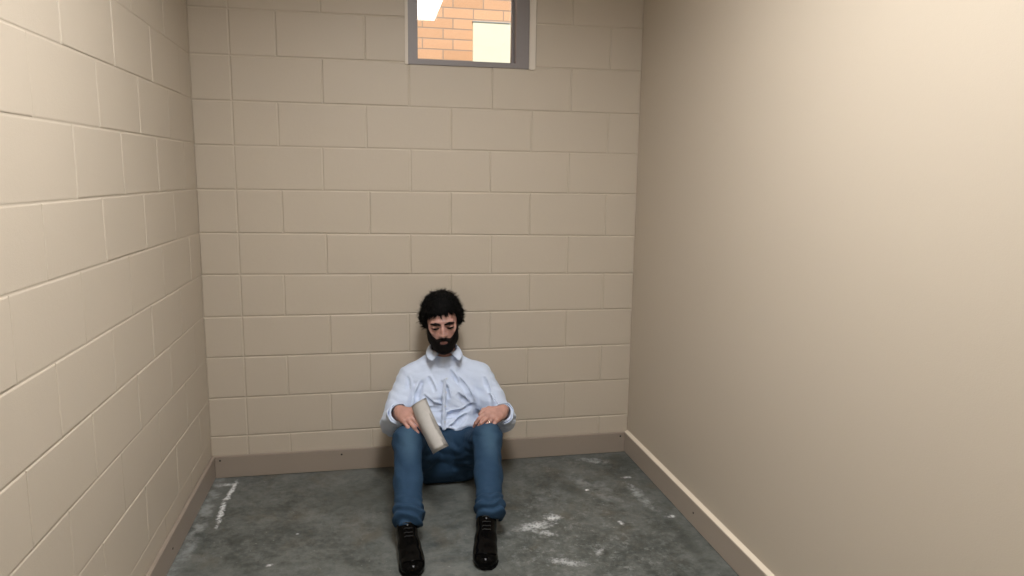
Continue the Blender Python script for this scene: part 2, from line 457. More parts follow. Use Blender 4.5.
# ------------------------------------------------------------------ SDF modelling
class Field:
    def __init__(s, lo, hi, h):
        s.lo = np.array(lo, float); s.h = h
        s.n = np.ceil((np.array(hi) - s.lo)/h).astype(int) + 1
        s.d = np.full(s.n, .2, np.float32)
        s.ax = [(s.lo[i] + h*np.arange(s.n[i])).astype(np.float32) for i in range(3)]
    def box(s, lo, hi):
        a = np.maximum(np.floor((np.array(lo)-s.lo)/s.h).astype(int), 0)
        b = np.minimum(np.ceil((np.array(hi)-s.lo)/s.h).astype(int)+1, s.n)
        if np.any(b <= a): return None
        sl = tuple(slice(a[i], b[i]) for i in range(3))
        X = s.ax[0][sl[0]][:, None, None]; Y = s.ax[1][sl[1]][None, :, None]; Z = s.ax[2][sl[2]][None, None, :]
        return sl, X, Y, Z
    def op(s, fn, lo, hi, k=.01, mode='add', m=.03):
        r = s.box(np.array(lo)-m-k, np.array(hi)+m+k)
        if r is None: return
        sl, X, Y, Z = r
        b = fn(X, Y, Z).astype(np.float32); a = s.d[sl]
        if mode == 'sub': b = -b
        k = max(k, 1e-5)
        hh = np.maximum(k-np.abs(a-b), 0)/k
        if mode == 'add': s.d[sl] = np.minimum(a, b) - hh*hh*k*.25
        else: s.d[sl] = np.maximum(a, b) + hh*hh*k*.25
    def cap(s, p, q, r1, r2=None, k=.01, mode='add', sq=None):
        r2 = r1 if r2 is None else r2
        p = np.array(p, float); q = np.array(q, float); v = q-p; L = v@v
        def fn(X, Y, Z):
            t = np.clip(((X-p[0])*v[0]+(Y-p[1])*v[1]+(Z-p[2])*v[2])/L, 0, 1)
            return np.sqrt((X-p[0]-t*v[0])**2+(Y-p[1]-t*v[1])**2+(Z-p[2]-t*v[2])**2) - (r1+(r2-r1)*t)
        R = max(r1, r2)
        s.op(fn, np.minimum(p, q)-R, np.maximum(p, q)+R, k, mode)
    def chain(s, pts, rs, k=.008, mode='add'):
        for i in range(len(pts)-1): s.cap(pts[i], pts[i+1], rs[i], rs[i+1], k, mode)
    def ell(s, c, r, R=None, k=.01, mode='add'):
        c = np.array(c, float); r = np.array(r, float); R = np.eye(3) if R is None else np.array(R)
        def fn(X, Y, Z):
            x, y, z = X-c[0], Y-c[1], Z-c[2]
            u = R[0,0]*x+R[1,0]*y+R[2,0]*z; v = R[0,1]*x+R[1,1]*y+R[2,1]*z; w = R[0,2]*x+R[1,2]*y+R[2,2]*z
            k0 = np.sqrt((u/r[0])**2+(v/r[1])**2+(w/r[2])**2)
            k1 = np.sqrt((u/r[0]**2)**2+(v/r[1]**2)**2+(w/r[2]**2)**2)+1e-6
            return k0*(k0-1)/k1
        m = r.max(); s.op(fn, c-m, c+m, k, mode)
    def near(s, w=.03):
        idx = np.nonzero(np.abs(s.d) < w)
        P = [s.ax[i][idx[i]] for i in range(3)]
        return idx, P
    def mesh(s, name, smooth_iter=1):
        V, F = surface_nets(s.d, s.h, s.lo)
        return V, F

def surface_nets(d, h, lo):
    # pad so that the surface always closes
    d = np.pad(d, 1, constant_values=.2); lo = np.array(lo)-h
    s = d < 0
    nx, ny, nz = d.shape
    c = [s[i:nx-1+i, j:ny-1+j, k:nz-1+k] for i in (0,1) for j in (0,1) for k in (0,1)]
    anyv = c[0].copy(); allv = c[0].copy()
    for q in c[1:]: anyv |= q; allv &= q
    act = anyv & ~allv
    I, J, K = np.nonzero(act)
    idm = np.full(act.shape, -1, np.int32); idm[act] = np.arange(len(I))
    acc = np.zeros((len(I), 3)); cnt = np.zeros(len(I))
    corners = [(i, j, k) for i in (0,1) for j in (0,1) for k in (0,1)]
    for a in corners:
        for ax in range(3):
            if a[ax]: continue
            b = list(a); b[ax] = 1
            da = d[I+a[0], J+a[1], K+a[2]]; db = d[I+b[0], J+b[1], K+b[2]]
            m = (da < 0) != (db < 0)
            t = np.where(m, da/np.where(m, da-db, 1), 0)
            p = np.array(a, float)[None, :].repeat(len(I), 0); p[:, ax] += t
            acc[m] += p[m]; cnt[m] += 1
    V = (np.stack([I, J, K], 1) + acc/cnt[:, None])*h + lo
    F = []
    def quads(cross, flip, off):
        i, j, k = np.nonzero(cross)
        q = np.stack([idm[i+o[0], j+o[1], k+o[2]] for o in off], 1)
        f = flip[i, j, k]
        q[f] = q[f][:, ::-1]
        F.append(q)
    sx = s[:-1, 1:-1, 1:-1]; ex = s[1:, 1:-1, 1:-1]
    quads(sx != ex, ~sx, [(0,0,0),(0,1,0),(0,1,1),(0,0,1)])
    sy = s[1:-1, :-1, 1:-1]; ey = s[1:-1, 1:, 1:-1]
    quads(sy != ey, ~sy, [(0,0,0),(0,0,1),(1,0,1),(1,0,0)])
    sz = s[1:-1, 1:-1, :-1]; ez = s[1:-1, 1:-1, 1:]
    quads(sz != ez, ~sz, [(0,0,0),(1,0,0),(1,1,0),(0,1,0)])
    return V, np.concatenate(F)

def keep_big(V, F, frac=.05):
    """drop small disconnected islands"""
    n = len(V); lab = np.arange(n)
    E_ = np.concatenate([F[:, [0, 1]], F[:, [1, 2]], F[:, [2, 3]]])
    while True:
        old = lab.copy()
        m = np.minimum(lab[E_[:, 0]], lab[E_[:, 1]])
        np.minimum.at(lab, E_[:, 0], m); np.minimum.at(lab, E_[:, 1], m)
        lab = lab[lab]; lab = lab[lab]
        if np.array_equal(lab, old): break
    u, c = np.unique(lab, return_counts=True)
    good = u[c > frac*n]; keepv = np.isin(lab, good)
    remap = np.cumsum(keepv)-1
    F = F[keepv[F[:, 0]]]
    return V[keepv], remap[F]

def hashn(ix, iy, iz, seed):
    h = (ix*374761393 + iy*668265263 + iz*2147483647 + seed*974634777) & 0xffffffff
    h = ((h ^ (h >> 13))*1274126177) & 0xffffffff
    return ((h ^ (h >> 16)) & 0xffff)/65535.*2-1
def vnoise(P, scale, seed=0):
    x, y, z = [np.asarray(p, np.float64)*scale+37.1 for p in P]
    ix, iy, iz = np.floor(x).astype(np.int64), np.floor(y).astype(np.int64), np.floor(z).astype(np.int64)
    fx, fy, fz = x-ix, y-iy, z-iz
    u, v, w = fx*fx*(3-2*fx), fy*fy*(3-2*fy), fz*fz*(3-2*fz)
    r = 0
    for a in (0, 1):
        for b in (0, 1):
            for c in (0, 1):
                r = r + hashn(ix+a, iy+b, iz+c, seed)*(u if a else 1-u)*(v if b else 1-v)*(w if c else 1-w)
    return r

def nz(v): v = np.array(v, float); return v/np.linalg.norm(v)

# ------------------------------------------------------------------ pose (viewer-left side = 'a', viewer-right side = 'b')
J = dict(
    hipa=(1.045,-.17,.100), hipb=(1.235,-.17,.100),
    kna=(.943,-.500,.322), knb=(1.302,-.500,.315),
    ana=(.925,-.835,.095), anb=(1.264,-.835,.095),
    sha=(.975,-.125,.495), shb=(1.325,-.125,.493),
    ela=(.894,-.235,.312), elb=(1.412,-.245,.300),
    wra=(.912,-.418,.432), wrb=(1.388,-.424,.412),
    neck=(1.145,-.115,.560), head=(1.126,-.190,.811))
J = {k: np.array(v) for k, v in J.items()}
# head frame
def rotm(ax, a):
    return np.array(Matrix.Rotation(a, 3, ax))
HR = rotm('Z', math.radians(-3)) @ rotm('X', math.radians(9)) @ rotm('Y', math.radians(-4))
# local: x = viewer right, -y = forward, z = up
S = 1.07
def H(x, y, z): return J['head'] + HR @ (np.array((x, -y, z))*S)     # y given as forward
def hr(*r): return np.array(r)*S

def hand(fld, wrist, a, bdir, curl, spread, thumb, sc=1.0, k=.006):
    """a: towards the fingers, bdir: from little finger to thumb. Returns finger joint chains."""
    a = nz(a); bdir = np.array(bdir, float); b = nz(bdir - (bdir@a)*a)
    n = np.cross(a, b)
    if n[2] < 0: n = -n                                 # back of the hand looks up
    w = np.array(wrist)
    P = lambda u, v, t: w + (a*u + b*v + n*t)*sc
    # palm
    fld.cap(P(-.01, .002, 0), P(.018, 0, 0), .023*sc, .024*sc, .012)
    for v, u, r in ((.030, .088, .0125), (.010, .092, .0125), (-.011, .088, .012), (-.030, .078, .0115)):
        fld.cap(P(.015, v*.5, .0), P(u, v, 0), .0165*sc, r*sc, .014)
    fld.cap(P(.02, .022, -.010), P(.055, .030, -.010), .016*sc, .012*sc, .012)     # thenar
    fld.cap(P(.02, -.022, -.010), P(.06, -.026, -.009), .013*sc, .011*sc, .012)
    tips = []; chains = []
    L = [(.030, .088, (.043, .026, .021), .0092), (.010, .092, (.048, .030, .022), .0094), (-.011, .088, (.044, .028, .022), .0090), (-.030, .078, (.034, .021, .019), .0080)]
    for i, (v, u, ls, r) in enumerate(L):
        p = P(u, v, 0); ang = 0; pts = [p]; sp = spread[i]
        for j, l in enumerate(ls):
            ang += curl[i][j]
            dloc = (math.cos(ang)*math.cos(sp), math.sin(sp)*math.cos(ang), -math.sin(ang))
            p = p + (a*dloc[0] + b*dloc[1] + n*dloc[2])*l*sc; pts.append(p)
        fld.chain(pts, [r*1.12*sc, r*1.05*sc, r*.95*sc, r*.80*sc], .0035)
        fld.ell(pts[1], np.array((r, r, r))*1.12*sc, k=.003)
        fld.ell(P(u, v, .004), np.array((1, 1, 1))*.0105*sc, k=.006)          # knuckle
        tips.append((pts[-1], nz(pts[-1]-pts[-2]), n)); chains.append(pts)
    tp = [P(*q) for q in thumb]
    fld.chain(tp, [.0165*sc, .0125*sc, .0108*sc, .0090*sc], .008)
    chains.append(tp)
    return dict(P=P, a=a, b=b, n=n, chains=chains)

HA = dict(wrist=J['wra'], a=(.48, -.84, -.13), bdir=(.80, .35, .35),
          curl=[(.25, .40, .3), (.40, .50, .35), (.50, .55, .35), (.50, .42, .25)], spread=(.05, 0, -.03, -.10),
          thumb=[(.018, .020, -.004), (.050, .046, .004), (.078, .050, .010), (.102, .044, .006)])
HB = dict(wrist=J['wrb'], a=(-.73, -.64, -.10), bdir=(-.50, .62, .42),
          curl=[(.42, .65, .40), (.48, .68, .40), (.52, .62, .35), (.50, .50, .30)], spread=(.06, 0, -.06, -.14),
          thumb=[(.018, .020, -.004), (.046, .046, -.006), (.072, .056, -.012), (.094, .054, -.024)])

# ---- body
h = .0026
bf = Field((.80, -1.13, .0), (1.50, -.0, .99), h)
def build_body(f):
    c = f.cap
    # torso
    f.ell((1.14, -.160, .135), (.150, .100, .110), k=.03)
    f.ell((1.142, -.150, .27), (.135, .090, .16), k=.03)
    f.ell((1.145, -.125, .42), (.155, .088, .13), k=.04)
    c((1.01, -.122, .505), (1.28, -.122, .503), .048, .048, .04)
    c(J['neck'], (1.137, -.145, .70), .060, .054, .03)
    # arms
    for s_ in 'ab':
        f.chain([J['sh'+s_], (J['sh'+s_]+J['el'+s_])/2, J['el'+s_]], [.052, .044, .038], .02)
        m1 = J['el'+s_]*.65+J['wr'+s_]*.35
        f.chain([J['el'+s_], m1, J['wr'+s_]], [.037, .037, .026], .015)
        # legs
        k0, h0, a0 = J['kn'+s_], J['hip'+s_], J['an'+s_]
        f.chain([h0, (h0+k0)/2, k0], [.085, .066, .050], .03)
        f.chain([k0, k0*.7+a0*.3+np.array((0, .012, -.01)), a0+(-.009, 0, 0)], [.048, .048, .029], .02)
        # foot inside the shoe
        dr = nz((.04, -1, 0)) if s_ == 'a' else nz((-.15, -1, 0))
        f.cap(a0 + (-.009, .008, -.040), a0 + dr*.16 + (-.008, 0, -.058), .026, .019, .02)
    # head
    e = f.ell
    e(H(0, -.008, .028), hr(.076, .096, .088), HR, .01)
    e(H(0, .026, -.040), hr(.062, .066, .080), HR, .03)
    e(H(0, .045, -.082), hr(.044, .045, .040), HR, .03)
    e(H(0, .072, -.114), hr(.024, .018, .016), HR, .025)
    for q in (-1, 1):
        e(H(.043*q, .058, -.030), hr(.022, .022, .020), HR, .02)
        e(H(.050*q, .014, -.070), hr(.013, .028, .024), HR, .02)        # jaw corner
        e(H(.033*q, .104, -.004), hr(.020, .021, .0135), HR, .014, 'sub')
        e(H(.033*q, .0785, -.008), hr(.0150, .0140, .0125), HR, .004)   # closed upper lid
        c(H(.010*q, .0885, .017), H(.046*q, .080, .016), .0085*S, .0065*S, .012)   # brow ridge
        e(H(.0125*q, .098, -.043), hr(.0085, .010, .0078), HR, .006)     # nostril wing
        e(H(.079*q, -.012, -.008), hr(.009, .019, .032), HR, .004)      # ear
        e(H(.084*q, -.010, -.006), hr(.005, .010, .018), HR, .003, 'sub')
    f.chain([H(0, .088, .012), H(0, .100, -.015), H(0, .111, -.038)], [.0075*S, .0085*S, .0105*S], .008)
    for q in (-1, 1): e(H(.0065*q, .106, -.050), hr(.0035, .005, .003), HR, .003, 'sub')
    c(H(-.020, .088, -.0735), H(0, .0965, -.0705), .0052*S, .0060*S, .004)
    c(H(.020, .088, -.0735), H(0, .0965, -.0705), .0052*S, .0060*S, .004)
    c(H(-.015, .089, -.083), H(.015, .089, -.083), .0062*S, .0062*S, .006)
    c(H(-.022, .098, -.0775), H(.022, .098, -.0775), .0022, .0022, .004, 'sub')
build_body(bf)
headd = None
# keep a copy of the head part of the field for hair and beard
slh, HX, HY, HZ = bf.box((.97, -.37, .58), (1.29, .0, .99))
headd = bf.d[slh].copy()
hA = hand(bf, **HA); hB = hand(bf, **HB)
# body keeps clear of wall
idx, P_ = bf.near(.02)
V, F = bf.mesh('body'); V, F = keep_big(V, F)
del bf
body_me = mesh_np('person', V, F)
person = link('person', body_me, M['skin'])
tag(person, 'bearded man in pale blue shirt and jeans seated on the floor against back wall', 'person')

# ---- lips, brows, eyes
def blob_mesh(name, prims, lo, hi, h_, mat, parent, disp=None, k=.004):
    f = Field(lo, hi, h_)
    prims(f)
    if disp: disp(f)
    V, F = f.mesh(name)
    return link(name, mesh_np(name, V, F), mat, parent)
c0 = J['head']
def lips(f):
    f.cap(H(-.019, .0895, -.0735), H(0, .0975, -.0708), .0042*S, .0056*S, .003)
    f.cap(H(.019, .0895, -.0735), H(0, .0975, -.0708), .0042*S, .0056*S, .003)
    f.cap(H(-.014, .0905, -.0830), H(.014, .0905, -.0830), .0058*S, .0058*S, .003)
    f.cap(H(-.022, .100, -.0775), H(.022, .100, -.0775), .0016, .0016, .003, 'sub')
blob_mesh('lips', lips, H(0, .09, -.078)-.04, H(0, .09, -.078)+.04, .0012, M['lip'], person)
for q in (-1, 1):
    def brow(f):
        f.chain([H(.010*q, .0925, .007), H(.030*q, .0950, .0115), H(.050*q, .082, .008)], [.0055, .0062, .0038], .004)
    blob_mesh('eyebrow', brow, H(.03*q, .085, .018)-.035, H(.03*q, .085, .018)+.035, .0013, M['beard'], person,
              lambda f: f.d.__iadd__((.0012*vnoise(np.meshgrid(*f.ax, indexing='ij'), 500, 3)).astype(np.float32)))
    def lash(f):
        f.chain([H(.018*q, .0890, -.0105), H(.033*q, .0935, -.0120), H(.048*q, .0860, -.0100)], [.0024, .0046, .0028], .002)
    blob_mesh('eyelashes', lash, H(.033*q, .09, -.014)-.025, H(.033*q, .09, -.014)+.025, .0011, M['hair'], person)

# ---- hair and beard (volume plus tapered locks)
XX, YY, ZZ = np.broadcast_arrays(HX, HY, HZ)
loc = [(XX-c0[0]), (YY-c0[1]), (ZZ-c0[2])]
lx = (HR[0,0]*loc[0]+HR[1,0]*loc[1]+HR[2,0]*loc[2])/S
ly = -(HR[0,1]*loc[0]+HR[1,1]*loc[1]+HR[2,1]*loc[2])/S
lz = (HR[0,2]*loc[0]+HR[1,2]*loc[1]+HR[2,2]*loc[2])/S

def hair_region(lx, ly, lz):
    """>0 where hair grows: above the hairline"""
    line = np.where(ly > .055, .046+.0*lx,
           np.where(ly > .012, .046-(.055-ly)*1.35, -.012-(.012-ly)*.9))
    line = np.maximum(line, -.060)
    burn = (np.abs(lx) > .052) & (ly > -.02) & (ly < .040)
    line = np.where(burn, np.minimum(line, -.035), line)
    line = line + (.09*lx+.004*np.sin(lx*260)+.003*np.sin(lx*610+1))*(ly > .03)
    line = line - .012*np.clip((np.abs(lx)-.035)/.03, 0, 1)*(ly > .03)
    return lz - line
def beard_region(lx, ly, lz):
    ax_ = np.abs(lx)
    # cheek line from the sideburn down to the corner of the moustache
    cheek = np.interp(ax_, [0, .012, .030, .045, .060, .070, .09], [-.0545, -.0560, -.062, -.050, -.022, .02, .03])
    up = cheek - lz
    front = ly + .004
    return np.minimum(up, np.minimum(front, lz+.150))
reg = hair_region(lx, ly, lz)
pn = [XX, YY, ZZ]
thick = .006 + .010*np.clip((lz+.03)/.05, 0, 1) - .005*np.clip((lz-.05)/.05, 0, 1)
thick = thick*np.clip(reg/.022, 0, 1)**.6
lump = .0045*vnoise(pn, 38, 5) + .0030*vnoise(pn, 90, 6) + .0018*vnoise(pn, 210, 8)
hd = np.maximum(headd - thick - lump*np.clip(reg/.02, 0, 1), -reg + .0)
hd = np.maximum(hd, -(headd+.006))           # hollow shell resting on the scalp
hd = np.maximum(hd, YY+.004)
lo_h = [bx.min() for bx in (HX, HY, HZ)]
V, F = surface_nets(hd.astype(np.float32), h, lo_h); V, F = keep_big(V, F, .1)
hair = link('hair', mesh_np('hair', V, F), M['hair'], person)
hairV = V
regb = beard_region(lx, ly, lz)
lipm = ((lx/.0165)**2 + ((lz+.078)/.0095)**2) - 1
regb2 = np.minimum(regb, np.where(ly > .06, lipm*.01, 1))
thb = (.0035 + .0025*np.clip((-.05-lz)/.02, 0, 1) + .0065*np.clip((-.080-lz)/.04, 0, 1))*np.clip(regb2/.006, 0, 1)
bd = np.maximum(headd - thb - .0016*vnoise(pn, 260, 11)-.001*vnoise(pn, 120, 12), -regb2)
bd = np.maximum(bd, -(headd+.005))
V, F = surface_nets(bd.astype(np.float32), h, lo_h); V, F = keep_big(V, F, .08)
beard = link('beard', mesh_np('beard', V, F), M['beard'], person)
beardV = V

def to_local(P):
    d = P-c0
    q = d @ HR
    return q[:, 0]/S, -q[:, 1]/S, q[:, 2]/S
def locks(name, Vs, n, length, width, mat, parent, fall, curl_=.3, ymax=-.003):
    sel = rng.choice(len(Vs), n, replace=len(Vs) < n); P = Vs[sel].astype(float)
    out = P - (c0 + HR @ np.array((0, 0, .0)))
    out /= np.linalg.norm(out, axis=1)[:, None]
    VV = []; FF = []
    lx_, ly_, lz_ = to_local(P)
    for i in range(n):
        f_ = fall(lx_[i], ly_[i], lz_[i])
        d0 = out[i]*f_[1] + HR @ np.array(f_[0]) + rng.normal(0, curl_, 3)
        d0 /= np.linalg.norm(d0)
        L = length*rng.uniform(.5, 1.2); w_ = width*rng.uniform(.7, 1.2)
        side = np.cross(d0, out[i]); side /= np.linalg.norm(side)+1e-6
        up = np.cross(side, d0)
        bend = rng.normal(0, .25, 3)
        base = len(VV); p = P[i] - out[i]*.003
        steps = 3
        for j in range(steps+1):
            t = j/steps; c_ = p + d0*L*t + (bend*L*t*t) + out[i]*(-.15*L*t*t)
            if c_[1] > ymax: c_[1] = ymax
            rr = w_*(1-t)**.7 + .0001
            for th in (0, 2.094, 4.189):
                VV.append(c_ + side*rr*math.cos(th) + up*rr*math.sin(th)*.7)
        for j in range(steps):
            for k_ in range(3):
                k2 = (k_+1) % 3
                FF.append((base+j*3+k_, base+j*3+k2, base+j*3+3+k2, base+j*3+3+k_))
    return link(name, mesh_np(name, np.array(VV), np.array(FF)), mat, parent)
def fall_hair(x, y, z):
    # swept back and to the side, strands lie over the head and lift on the crown
    if y > .04 and z < .07: return ((.25*np.sign(x+.01), -.6, -.55), .55)
    return ((np.sign(x)*.35, .25, -.2 if z < .05 else .25), .55)
l1 = locks('locks', hairV, 3200, .021, .0019, M['hair'], hair, fall_hair, .2)
def fall_beard(x, y, z): return ((x*1.5, -.15, -.9), .2)
l2 = locks('whiskers', beardV, 1600, .0065, .0008, M['beard'], beard, fall_beard)

# ---- shirt
CREASES = [([(1.118,.505),(1.138,.478),(1.150,.440)], .006), ([(1.196,.520),(1.232,.475),(1.268,.410)], .010), ([(1.165,.552),(1.196,.500)], .005),
           ([(1.130,.352),(1.172,.355),(1.220,.362),(1.262,.382)], .012), ([(1.155,.300),(1.192,.318),(1.235,.342)], .010),
           ([(1.082,.302),(1.125,.288),(1.165,.284)], .009), ([(1.025,.495),(1.005,.445),(.998,.40)], .006), ([(1.050,.382),(1.105,.388)], .007),
           ([(1.035,.440),(1.075,.405),(1.11,.398)], .005), ([(1.06,.520),(1.085,.470)], .004), ([(1.20,.445),(1.245,.400)], .006),
           ([(.958,.520),(.962,.478)], .005), ([(1.335,.505),(1.352,.450)], .005), ([(1.355,.430),(1.395,.405)], .006)]
def folds(P, centre, axis_dir, freq, seed):
    """diagonal cloth ridges: warped sine along a direction"""
    d = nz(axis_dir)
    u = (P[0]-centre[0])*d[0]+(P[1]-centre[1])*d[1]+(P[2]-centre[2])*d[2]
    w = .035*vnoise(P, 9, seed)+.012*vnoise(P, 25, seed+1)
    s_ = np.sin((u+w)*freq)
    return np.sign(s_)*np.abs(s_)**1.3
hs = .0030
sf = Field((.78, -.56, .16), (1.53, -.001, .72), hs)
sf.ell((1.143, -.178, .265), (.172, .135, .135), k=.03)
sf.ell((1.140, -.200, .255), (.150, .122, .075), k=.04)
sf.ell((1.145, -.145, .40), (.186, .122, .145), k=.04)
sf.cap((1.000, -.120, .512), (1.295, -.120, .510), .060, .060, .045)
sf.cap((1.143, -.118, .57), (1.140, -.128, .628), .085, .066, .04)
sf.cap((1.035, -.120, .535), (1.10, -.120, .585), .052, .052, .04)
sf.cap((1.25, -.120, .533), (1.18, -.120, .585), .052, .052, .04)
EC = {}
for s_ in 'ab':
    sh, el, wr = J['sh'+s_], J['el'+s_], J['wr'+s_]
    out = np.array((-.012 if s_ == 'a' else .012, 0, -.004))
    sf.chain([sh, (sh+el)/2 + out*.6, el+out], [.067, .063, .056], .03)
    d = nz(wr-el); end = wr - d*.025
    EC[s_] = (el, d, end)
    sf.chain([el+out, (el+end)/2+out*1.1+(0, 0, -.004), end+out*.4+(0, 0, -.006)], [.054, .053, .046], .02)
# wrinkles
idx, P_ = sf.near(.035)
x_, y_, z_ = P_
w_arm = np.clip((np.abs(x_-1.145)-.15)/.05, 0, 1)
dsp = np.zeros(len(x_))
body_w = 1-w_arm
low = np.clip((.42-z_)/.16, 0, 1)*.55
dsp += body_w*(.0085*low+.002)*folds(P_, (1.14, 0, .3), (.12*1, 0, 1), 95, 21)*(.4+.6*np.clip(vnoise(P_, 7, 33)+.5, 0, 1))
rt = np.clip((x_-1.13)/.06, 0, 1); lt = 1-rt
dsp += body_w*.0062*folds(P_, (1.3, 0, .45), (.75, 0, .66), 85, 31)*np.clip(1-np.abs(z_-.40)/.14, 0, 1)*rt
dsp += body_w*.0050*folds(P_, (1.0, 0, .45), (-.75, 0, .66), 80, 41)*np.clip(1-np.abs(z_-.43)/.12, 0, 1)*lt
dsp += w_arm*.0026*folds(P_, (.9, 0, .35), (.25, .35, 1), 120, 51)*(.35+.65*np.clip(vnoise(P_, 11, 52)+.5, 0, 1))
dsp += .0022*vnoise(P_, 14, 61)+.0010*vnoise(P_, 42, 62)
sf.d[idx] += (-dsp).astype(np.float32)
# armpit creases where sleeve meets the torso
for s_, sg in (('a', -1), ('b', 1)):
    sf.chain([(1.145+sg*.163, -.27, .52), (1.145+sg*.160, -.275, .45), (1.145+sg*.158, -.30, .37), (1.145+sg*.175, -.33, .32)], [.004, .007, .008, .005], .018, 'sub')
# creases pressed into the cloth, following the body front
def front(x, z):
    i = int(round((x-sf.lo[0])/hs)); k_ = int(round((z-sf.lo[2])/hs))
    col = sf.d[i, :, k_]; j = np.argmax(col < 0)
    return sf.lo[1]+hs*j
def crease(pts, depth, r=.010, ridge=True):
    P3 = []
    for a_, b_ in zip(pts[:-1], pts[1:]):
        for t in np.linspace(0, 1, 5)[:-1]:
            x = a_[0]+(b_[0]-a_[0])*t; z = a_[1]+(b_[1]-a_[1])*t; P3.append((x, front(x, z), z))
    x, z = pts[-1]; P3.append((x, front(x, z), z)); P3 = [np.array(p) for p in P3]
    n_ = len(P3); prof = [depth*(.35+.65*math.sin(math.pi*(i+.5)/n_)) for i in range(n_)]
    if ridge:
        for i in range(n_-1):
            d_ = P3[i+1]-P3[i]; sd = nz((d_[2], 0, -d_[0])); sd = sd if sd[2] > 0 else -sd
            sf.cap(P3[i]+sd*.011+(0, .004-prof[i]*.45, 0), P3[i+1]+sd*.011+(0, .004-prof[i+1]*.45, 0), .0055, .0055, .012)
    sf.chain([p+(0, -r*.62, 0) for p in P3], [r*.62+d_*1.0 for d_ in prof], .006, 'sub')
for pts, dp in CREASES: crease(pts, dp)
# placket ridge
sf.chain([(1.133, -.268, .53), (1.128, -.276, .45), (1.125, -.296, .36), (1.123, -.318, .30)], [.008, .009, .009, .008], .014)
# sleeve openings and neck opening
for s_ in 'ab':
    el, d, end = EC[s_]
    sf.cap(end - d*.035+(0, 0, -.004), end + d*.12, .036, .044, .004, 'sub')
    e2 = end + d*.012
    def cut(X, Y, Z, e2=e2, d=d):
        pl = (X-e2[0])*d[0]+(Y-e2[1])*d[1]+(Z-e2[2])*d[2]
        rad = np.sqrt((X-e2[0])**2+(Y-e2[1])**2+(Z-e2[2])**2)-.085
        return np.maximum(-pl, rad)
    sf.op(cut, e2-.09, e2+.09, .004, 'sub', .01)
sf.cap((1.140, -.140, .612), (1.132, -.185, .72), .062, .075, .006, 'sub')
sf.cap((1.135, -.235, .640), (1.13, -.27, .675), .015, .040, .012, 'sub')
def wallcut(X, Y, Z): return -(0*X+0*Z+Y+.0075) + 0*X
r_ = sf.box(sf.lo, sf.lo+sf.h*sf.n)
sf.d = np.maximum(sf.d, (r_[2]+.0075+0*r_[1]+0*r_[3])).astype(np.float32)
V, F = sf.mesh('shirt'); V, F = keep_big(V, F)
shirt = link('shirt', mesh_np('shirt', V, F), M['shirt'], person)
del sf

# front surface lookup for buttons
def front_y(V, x, z, r=.008):
    m = (np.abs(V[:, 0]-x) < r) & (np.abs(V[:, 2]-z) < r)
    return V[m, 1].min() if m.any() else -.28
for z in (.535, .470, .405, .335):
    x = 1.122+.02*(z-.25)/.3
    y = front_y(V, x, z)
    m = MB(); poly = [(x+.0052*math.cos(i*math.pi/6), z+.0052*math.sin(i*math.pi/6)) for i in range(12)]
    m.prism(poly, 'y', y-.0022, y+.0008); m.build('button', M['button'], shirt, bevel=.0004)
# chest pocket omitted: none in view; placket seam line
# collar: folded band with two points
def collar():
    Vc = []; Fc = []
    nt, ns = 41, 7
    cx, cy, cz_ = 1.140, -.140, .644
    th_max = math.radians(158)
    for i in range(nt):
        t = -1+2*i/(nt-1); th = t*th_max           # 0 = back, +-158 deg = front
        fr = abs(t)
        # ring of the fold (top edge), tilted down towards the front
        dirx, diry = math.sin(th), math.cos(th)
        zt = cz_ + .034 - .036*(.5-.5*math.cos(th))
        rt_ = .065; pt = np.array((cx+dirx*rt_, cy+diry*rt_*.95, zt))
        point = max(0, (fr-.55)/.45)
        Ld = .026 + .011*point**1.5
        out = np.array((dirx, diry, 0)); 
        spl = np.array((math.copysign(1, t), 0, 0))
        for j in range(ns):
            s_ = j/(ns-1)
            o_ = out*(.004+.016*s_+.004*math.sin(s_*math.pi)) + np.array((0, 0, -1))*Ld*s_*.92 + spl*point*.034*s_ + np.array((0,-1,0))*point*.014*s_
            q = pt + o_
            q[1] = min(q[1], -.011)
            Vc.append(q)
    n1 = len(Vc)
    # inner copy, 2.5 mm inside
    for i in range(nt):
        t = -1+2*i/(nt-1); th = t*th_max; out = np.array((math.sin(th), math.cos(th), 0))
        for j in range(ns):
            q = Vc[i*ns+j]-out*.003; q[1] = min(q[1], -.0085) ; Vc.append(q)
    for i in range(nt-1):
        for j in range(ns-1):
            a_, b_, c_, d_ = i*ns+j, (i+1)*ns+j, (i+1)*ns+j+1, i*ns+j+1
            Fc.append((a_, b_, c_, d_)); Fc.append((n1+d_, n1+c_, n1+b_, n1+a_))
    for i in range(nt-1):
        for j in (0, ns-1):
            a_, b_ = i*ns+j, (i+1)*ns+j; Fc.append((a_, n1+a_, n1+b_, b_) if j == 0 else (b_, n1+b_, n1+a_, a_))
    for j in range(ns-1):
        for i in (0, nt-1):
            a_, b_ = i*ns+j, i*ns+j+1; Fc.append((a_, b_, n1+b_, n1+a_) if i == 0 else (b_, a_, n1+a_, n1+b_))
    return mesh_np('collar', np.array(Vc), np.array(Fc))
link('collar', collar(), M['shirt'], shirt)
